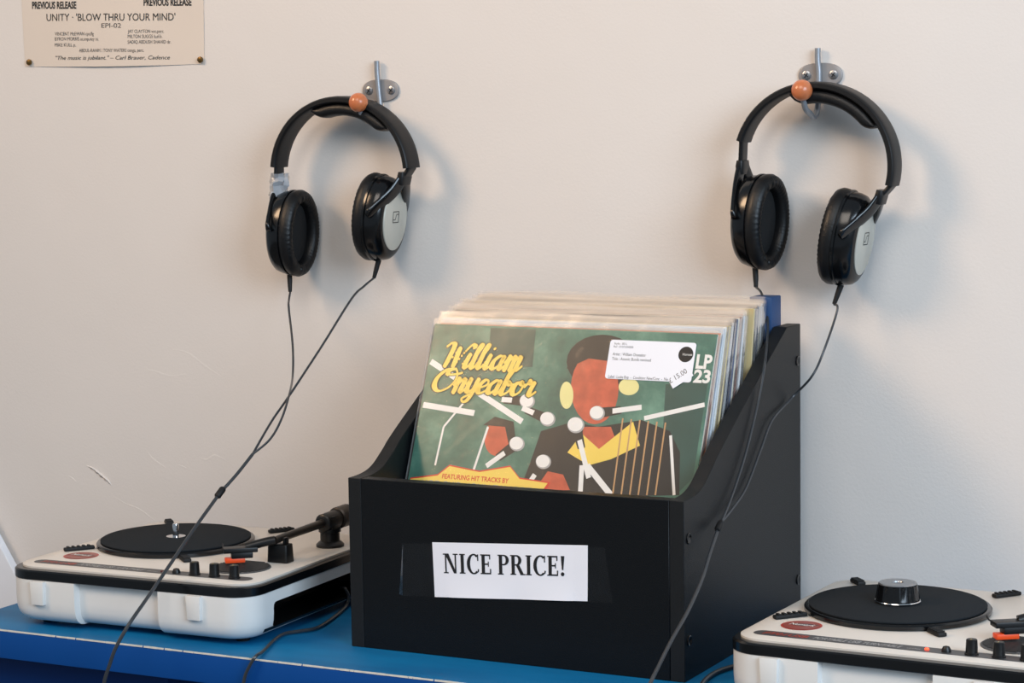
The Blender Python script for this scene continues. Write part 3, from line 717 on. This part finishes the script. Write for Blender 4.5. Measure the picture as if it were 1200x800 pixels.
# ================================================================== WALL HOOKS
def hook(label, pc, rodtop, bot, ball, rz):
    h = thing('wall_hook', label, 'hook', pc, group='coat hooks on the wall')
    # plate: flat rounded oblong with two screws
    out = []
    for i in range(40):
        a = 2*PI*i/40; c_, s_ = cos(a), sin(a)
        out.append((.0235*math.copysign(abs(c_)**.8, c_), .0125*math.copysign(abs(s_)**.85, s_)))
    ca, sa = cos(rz), sin(rz)
    f = lambda q, y, k=1: Vector((pc.x+(q[0]*ca-q[1]*sa)*k, y, pc.z+(q[0]*sa+q[1]*ca)*k))
    MB().loft([[f(q, YW-.0002) for q in out], [f(q, YW-.0020) for q in out], [f(q, YW-.0028, .95) for q in out]]).build('plate', GREYPAINT, h, world=True)
    for s_ in (-1, 1):
        p = f((s_*.0145, 0), YW-.0028); ax = Matrix.Rotation(PI/2, 3, 'X')
        sc = MB().lathe([(.0048, 0), (.0046, .0008), (.0034, .0013)], tuple(p), 20, 0, ax).build('screw', STEEL, h, world=True)
        b = MB()
        for q in (.6, .6+PI/2):
            b.xf(Matrix.Identity(4)); k = MB().box((-.0027, -.0005, -.0004), (.0027, .0002, .0004)); k.xf(Matrix.Translation(p+Vector((0, -.0013, 0))) @ Matrix.Rotation(q, 4, 'Y')); b.add(k.v, k.f)
        b.build('screw_slot', BLK_PL, sc, world=True, smooth=0)
    rr = .0030
    x = pc.x; pts = [rodtop, Vector((rodtop.x, YW-.0062, rodtop.z-.012)), Vector((pc.x, YW-.0062, pc.z)), Vector((bot.x, YW-.0075, bot.z+.014)), Vector((bot.x, YW-.0125, bot.z+.004)), Vector((bot.x, YW-.021, bot.z+.0005)),
                     Vector((bot.x, YW-.030, bot.z+.004)), Vector((ball.x, ball.y+.010, ball.z-.018)), Vector((ball.x, ball.y+.002, ball.z-.006))]
    MB().tube(smooth_path(pts, 8), rr, 14).build('rod', mat('rod_grey', srgb(150, 154, 160), .38, metal=.5, var=.05), h, world=True)
    wm = bpy.data.materials.get('beech_wood') or mat('beech_wood', srgb(196, 112, 68), .32, var=.22, scale=180, coat=.3)
    MB().lathe([(.0107*sin(PI*k/16), -.0107*cos(PI*k/16)) for k in range(1, 16)], tuple(ball), 28).build('wooden_ball', wm, h, world=True)
    return h
pL = Vector((-.1519, YW, .5475)); pR = Vector((.3674, YW, .5542))
hook('grey metal wall hook with wooden ball holding the headphones with taped joint', pL, Vector((-.1535, YW-.0062, .5805)), Vector((-.149, 0, .5085)), Vector((-.1500, .2850, .5343)), 0)
hook('grey metal wall hook with wooden ball holding the headphones above record box', pR, Vector((.3662, YW-.0062, .5815)), Vector((.3668, 0, .5110)), Vector((.3665, .2850, .5388)), 0)

# ================================================================== HEADPHONES
def headphones(label, yc, cen, ax, az, rot, aL, aR, pad, cups, tapeL, root):
    h = thing('headphones', label, 'headphones', root, group='headphones hanging on hooks')
    cen = Vector((cen[0], 0, cen[1])); cr_, sr_ = cos(rot), sin(rot)
    def arc(a, off=0):
        x = (ax-off)*cos(a); z = (az-off)*sin(a)
        return Vector((cen.x+x*cr_-z*sr_, yc, cen.z+x*sr_+z*cr_))
    rng = lambda a0, a1, n: [a0+(a1-a0)*k/(n-1) for k in range(n)]
    rad = math.radians
    n = 40
    wts = []
    for k in range(n):
        u = abs(k/(n-1)-.5)*2; wts.append((.030+.003*(1-u), .0085))
    band = MB().ribbon([arc(a, .00425) for a in rng(rad(aR), rad(180-aL), n)], (0, 1, 0), wts, ex=.5).build('headband', mat('headband_black', srgb(13, 14, 16), .45, spec=.35, var=.1, bump=.15, bscale=800), h, world=True)
    m = 26; wp = []
    for k in range(m):
        u = k/(m-1); e_ = min(1, min(u, 1-u)/.10); wp.append((.0285, .004+.0105*e_**.6))
    MB().ribbon([arc(a, .0085+wp[k][1]/2-.001) for k, a in enumerate(rng(rad(pad[0]), rad(pad[1]), m))], (0, 1, 0), wp, ex=.7).build('head_pad', LEATHER, h, world=True)
    for side, (cx, cz, tilt, yaw, js, jz) in zip((-1, 1), cups):
        # cup frame: s outward along sgn*x, tilted about y
        cyc = yc
        Rm = Matrix.Rotation(yaw, 3, 'Z') @ Matrix.Rotation(tilt, 3, 'Y')
        out = Rm @ Vector((side, 0, 0)); upv = Rm @ Vector((0, 0, 1)); yv = Rm @ Vector((0, 1, 0)); cc = Vector((cx, cyc, cz))
        RY, RZ, TH = .0350, .0490, .038
        P = lambda s_, y, z: cc + out*(s_-TH/2) + yv*y + upv*z
        def rings(levels, n=72, wr=None):
            rs = []
            for (s_, ky, kz) in levels:
                rg = []
                for i in range(n):
                    a = 2*PI*i/n; y = cos(a); z = sin(a)
                    rg.append(P(s_ + (wr(a, ky) if wr else 0), y*RY*ky*abs(1), z*RZ*kz))
                rs.append(rg)
            return rs
        cup = MB().loft(rings([(.0150, .95, .95), (.0155, 1.0, 1.0), (.0180, 1.0, 1.0), (.0185, .955, .965), (.0250, .95, .96), (.0310, .90, .925), (.0345, .82, .86), (.0368, .72, .77)])).build('ear_cup', BLK_GLOSS, h, world=True, smooth=35)
        wr = lambda a, k: .0005*sin(58*a+2*sin(3*a))*(1 if .6 < k < .99 else 0)
        prof = [(.0149, .96), (.0120, 1.0), (.0070, 1.01), (.0025, .955), (.0003, .87), (.0000, .80), (.0012, .70), (.0042, .635), (.0080, .615), (.0125, .61)]
        MB().loft(rings([(s_, k, 1-(1-k)*.80) for s_, k in prof], 144, wr), cap1=False).build('cushion', LEATHER, cup, world=True, smooth=60)
        MB().loft(rings([(.0120, .625, .70), (.0114, .60, .68), (.0110, .3, .3)])).build('ear_liner', FOAM, cup, world=True)
        cap = MB().loft(rings([(.0367, .66, .70), (.0378, .66, .70), (.0384, .64, .68)])).build('silver_cap', SILVER, cup, world=True)
        # emblem: outlined lozenge with a bent stroke
        p = Print(); lg = [(-.0055, -.006), (.0055, -.006), (.0055, .006), (-.0055, .006)]
        for a_, b_ in zip(lg, lg[1:]+lg[:1]): p.line([a_, b_], .0009, INK, 1)
        p.line([(-.0055, -.003), (-.001, -.003), (.001, .003), (.0055, .003)], .0008, INK, 1)
        exv = yv*side; 
        p.build('emblem', P(.0385, 0, .003), exv if side > 0 else yv*-1, upv, cup, world=True)
        # slider and fork
        be = arc(rad(aR) if side > 0 else rad(180-aL), .004); be2 = arc(rad(aR+6) if side > 0 else rad(180-aL-6), .004)
        jt = P(js, 0, RZ+jz)
        dirn = (be-be2).normalized()
        mid = be.lerp(jt, .5)+Vector((side*.002, 0, 0))
        MB().ribbon([be2, be2.lerp(be, .6), be, be.lerp(jt, .3), be.lerp(jt, .7), jt], (0, 1, 0), (.0165, .0048), ex=.4).build('slider', BLK_PL, h, world=True)
        hub = MB().ribbon([jt+upv*.008, jt+upv*.002, jt-upv*.006], (0, 1, 0), [(.021, .008), (.023, .0095), (.020, .008)], ex=.5)
        yk = hub.build('yoke', BLK_PL, h, world=True)
        for sg_ in (-1, 1):
            pv_ = P(.0250, sg_*(RY+.0030), RZ*.10)
            path = smooth_path([jt+upv*.002+yv*sg_*.002, jt.lerp(pv_, .35)+out*.0025, jt.lerp(pv_, .72)+out*.0015, pv_], 6)
            m_ = len(path)
            MB().ribbon(path, tuple(yv*sg_*.7+upv*.7), [((.0165-.003*k/m_)*(1 if k < m_-2 else (.8 if k == m_-2 else .45)), .0058) for k in range(m_)], ex=.75).build('yoke_arm', BLK_GLOSS, yk, world=True)
        # strain relief
        s0 = P(.020, 0, -RZ*.97); dn = -upv*.020 + Vector((-.003*side if side > 0 else .003, -.003, 0))
        MB().tube([s0, s0+dn*.5, s0+dn], [.0032, .0028, .0021], 10).build('strain_relief', BLK_RUB, cup, world=True)
        h['_c%d' % (0 if side < 0 else 1)] = tuple(s0+dn)
        if tapeL and side < 0:
            b = MB(); c0 = jt+upv*.003; rn = random.Random(3); rings_ = []
            for k in range(7):
                rings_.append([c0+upv*(-.014+k*.0048)+Vector(((.0085+rn.uniform(-.0032, .0032))*cos(2*PI*i/14), (.0140+rn.uniform(-.004, .004))*sin(2*PI*i/14), rn.uniform(-.0012, .0012))) for i in range(14)])
            b.loft(rings_).build('tape_wrap', CLEARWRAP, h, world=True, smooth=20)
    return h
HL = headphones('black headphones with clear tape wrapped around one joint, hanging on wall hook', .302, (-.1805, .4560), .0910, .0860, 0, 5, 4, (41, 114),
                [(-.2530, .3885, .05, 0, .036, .000), (-.134, .4065, .11, -.06, .046, -.003)], True, (-.18, .302, .52))
HR = headphones('black headphones with untaped joints, hanging on wall hook above the record box', .302, (.3755, .4640), .0860, .0835, -.15, 9, -6, (40, 116),
                [(.3130, .4065, .06, -.18, .041, .004), (.4085, .3905, .17, -.05, .047, -.003)], False, (.375, .302, .52))
# cables: two branches meeting at a splitter, then one lead over the table edge
def cable(h, pts, r_, nm='cable'):
    return MB().tube(smooth_path(pts, 8), r_, 8).build(nm, CABLE, h, world=True)
n1 = Vector((0, 1, -1.28)); pp = Vector((0, -.074, .066))
c0 = Vector(h0) if False else Vector(HL['_c0']); c1 = Vector(HL['_c1'])
dn = lambda p, e_: Vector(p)+e_
pl = lambda u, v: onpl(u, v, pp, n1)
jn = pl(296, 532)
cable(HL, [c0, c0.lerp(ony(337, 362, .27), .5), ony(338.5, 362, .265), ony(343, 405, .24), ony(343, 440, .21), pl(341, 463)+Vector((0, -.004, 0)), pl(331, 492)+Vector((0, -.003, 0)), pl(316, 515), jn], .00125)
cable(HL, [c1, c1.lerp(pl(415, 345), .5), pl(412, 350), pl(378, 404), pl(340, 462), pl(318, 494), jn], .00125)
sp_ = pl(258, 577)
cable(HL, [jn, pl(277, 556), sp_], .0017)
d_ = (pl(264, 569)-pl(252, 585)).normalized()
MB().tube([sp_+d_*.0065, sp_+d_*.005, sp_-d_*.005, sp_-d_*.0065], [.0025, .0036, .0036, .0025], 12).build('cable_splitter', BLK_RUB, HL, world=True)
q1 = pl(152, 730); fr = ony(136, 758, q1.y-.012)
cable(HL, [sp_, pl(230, 616), pl(196, 666), pl(170, 704), q1, fr, ony(128, 780, q1.y-.015), ony(122, 800, q1.y-.016), ony(116, 840, q1.y-.016), ony(116, 840, q1.y-.016)+Vector((-.004, .004, -.25)), ony(116, 840, q1.y-.016)+Vector((.01, .01, -.62))], .0018)
# right pair: branches run down over the box side
c0 = Vector(HR['_c0']); c1 = Vector(HR['_c1'])
XS = W+.0035
jn = onx(845, 612, XS+.004)
cable(HR, [c0, ony(893, 345, .283), ony(899.5, 372, .268), ony(899, 400, .245), onx(896, 428, XS), onx(888, 472, XS), onx(874, 530, XS), onx(858, 580, XS+.001), jn], .00125)
cable(HR, [c1, ony(981, 364, .295), ony(965, 412, .285), ony(949, 441, .270)+Vector((.002, 0, 0)), onx(928, 466, XS+.001), onx(905, 492, XS), onx(891, 528, XS), onx(874, 572, XS), onx(858, 596, XS+.002), jn], .00125)
sp_ = onx(842, 618, XS+.006); d_ = (jn-sp_).normalized()
MB().tube([jn+d_*.002, jn-d_*.002, sp_-d_*.003, sp_-d_*.006], [.002, .0032, .0032, .0022], 12).build('cable_splitter', BLK_RUB, HR, world=True)
cable(HR, [sp_, onx(832, 648, XS+.010), onx(822, 680, XS+.014), onx(806, 716, XS+.018), onx(788, 748, XS+.022), onx(772, 780, XS+.026), onx(760, 806, XS+.030), onx(752, 840, XS+.030), onx(752, 840, XS+.030)+Vector((.002, -.006, -.10)), onx(752, 840, XS+.030)+Vector((.01, .0, -.55))], .0018)
for h in (HL, HR):
    for k in ('_c0', '_c1'): del h[k]

# ================================================================== POSTER
po = thing('poster', 'cream printed record flyer pinned to the wall with two brass tacks', 'poster', (-.52, YW, .583))
A = [(-.6556, .5852), (-.3907, .5824), (-.3870, .80), (-.6600, .80)]
pby = lambda x, z: .0006+.0025*(sin(PI*min(1, max(0, (x+.656)/.266)))**2)*max(0, 1-(z-.583)/.1)
vs = []; fs = []; N = 40; K = 40
for j in range(K+1):
    for i in range(N+1):
        u = i/N; v = j/K; p = Vector(A[0]).lerp(Vector(A[1]), u).lerp(Vector(A[3]).lerp(Vector(A[2]), u), v)
        vs.append((p.x, YW-pby(p.x, p.y), p.y + (-.0012*sin(PI*u)*(1-v))))
for j in range(K):
    for i in range(N): a = j*(N+1)+i; fs.append((a, a+1, a+N+2, a+N+1))
b = MB().add(vs, fs); b.add([(p[0], p[1]+.0002, p[2]) for p in vs], [tuple(reversed(f)) for f in fs])
b.build('paper', POSTER, po, world=True, smooth=60)
pr = Print(); YP = YW-.0036
def pt(u, v): p = ony(u, v, YP); return (p.x, p.z)
def ptext(s_, u0, u1, v, hpx, m, bold=0, shear=0):
    a = pt(u0, v); b_ = pt(u1, v-.9*(u1-u0)/210); rot = math.atan2(b_[1]-a[1], b_[0]-a[0]); sz = abs(pt(u0, v)[1]-pt(u0, v-hpx)[1])/.70
    pr.text(s_, a[0], a[1], sz, m, 1, bold=bold, shear=shear, rot=rot, width=b_[0]-a[0])
ptext('PREVIOUS RELEASE', 36, 88, 10, 8, INK, .03); ptext('PREVIOUS RELEASE', 167, 223, 6.5, 8, INK, .03)
ptext("UNITY · 'BLOW THRU YOUR MIND'", 53, 204, 24.5, 8.5, INK, 0)
ptext('EPI-02', 118, 141, 32.5, 5.5, INK2)
for s_, u0, u1, v in (('VINCENT McEWAN cpt,flg', 63, 109, 41.5), ('BYRON MORRIS as,sop,nay ss.', 63, 115, 47.5), ('MIKE KULL p.', 63, 88, 54.5),
                      ('JAY CLAYTON voc,perc.', 149, 191, 38.5), ('MILTON SUGGS b,el.b.', 149, 189, 44.5), ('SADIQ ABDUSH SHAHID dr.', 149, 199, 51)):
    ptext(s_, u0, u1, v, 4, INK2)
ptext('ABDUL-RAHIM / TONY WATERS conga, perc.', 92, 168, 61, 4, INK2)
ptext('"The music is jubilant." – Carl Brauer, Cadence', 64, 198, 70, 4.5, INK, 0, .25)
pr.build('lettering', (0, YP, 0), (1, 0, 0), (0, 0, 1), po, world=True, warp=lambda p: Vector((p.x, YW-pby(p.x, p.z)-.00035, p.z)))
for u, v in ((34, 73), (234.5, 70)):
    p = ony(u, v, YW-.003); axm = Matrix.Rotation(PI/2, 3, 'X')
    MB().lathe([(.0036, -.001), (.0038, 0), (.0034, .0012), (.0018, .0019)], tuple(p), 20, 0, axm).build('tack', BRASS, po, world=True)

# ================================================================== WHITE BOARD beyond the table's end
wp0 = ony(0, 640, YW-.02); wp1 = ony(17, 672, YW-.02); sl_ = (wp1.x-wp0.x)/(wp1.z-wp0.z)
xat = lambda z: wp0.x+(z-wp0.z)*sl_
wb = thing('white_board', 'plain white board leaning on the wall beyond the end of the blue table', 'board', (xat(-.2)-.3, YW-.02, -.75))
zt = wp0.z+.12; zb = -.75
WS = mat('white_board_face', srgb(240, 242, 248), .6, var=.02)
xb = min(xat(zb), XE-.02) if False else xat(-.12)
MB().loft([[(xat(zt)-.5, y, zt), (xat(zt), y, zt), (xb, y, -.12), (xb, y, zb), (xat(zt)-.5, y, zb)] for y in (YW-.02, YW-.008)]).build('board_sheet', WS, wb, world=True, smooth=0, bevel=.001)
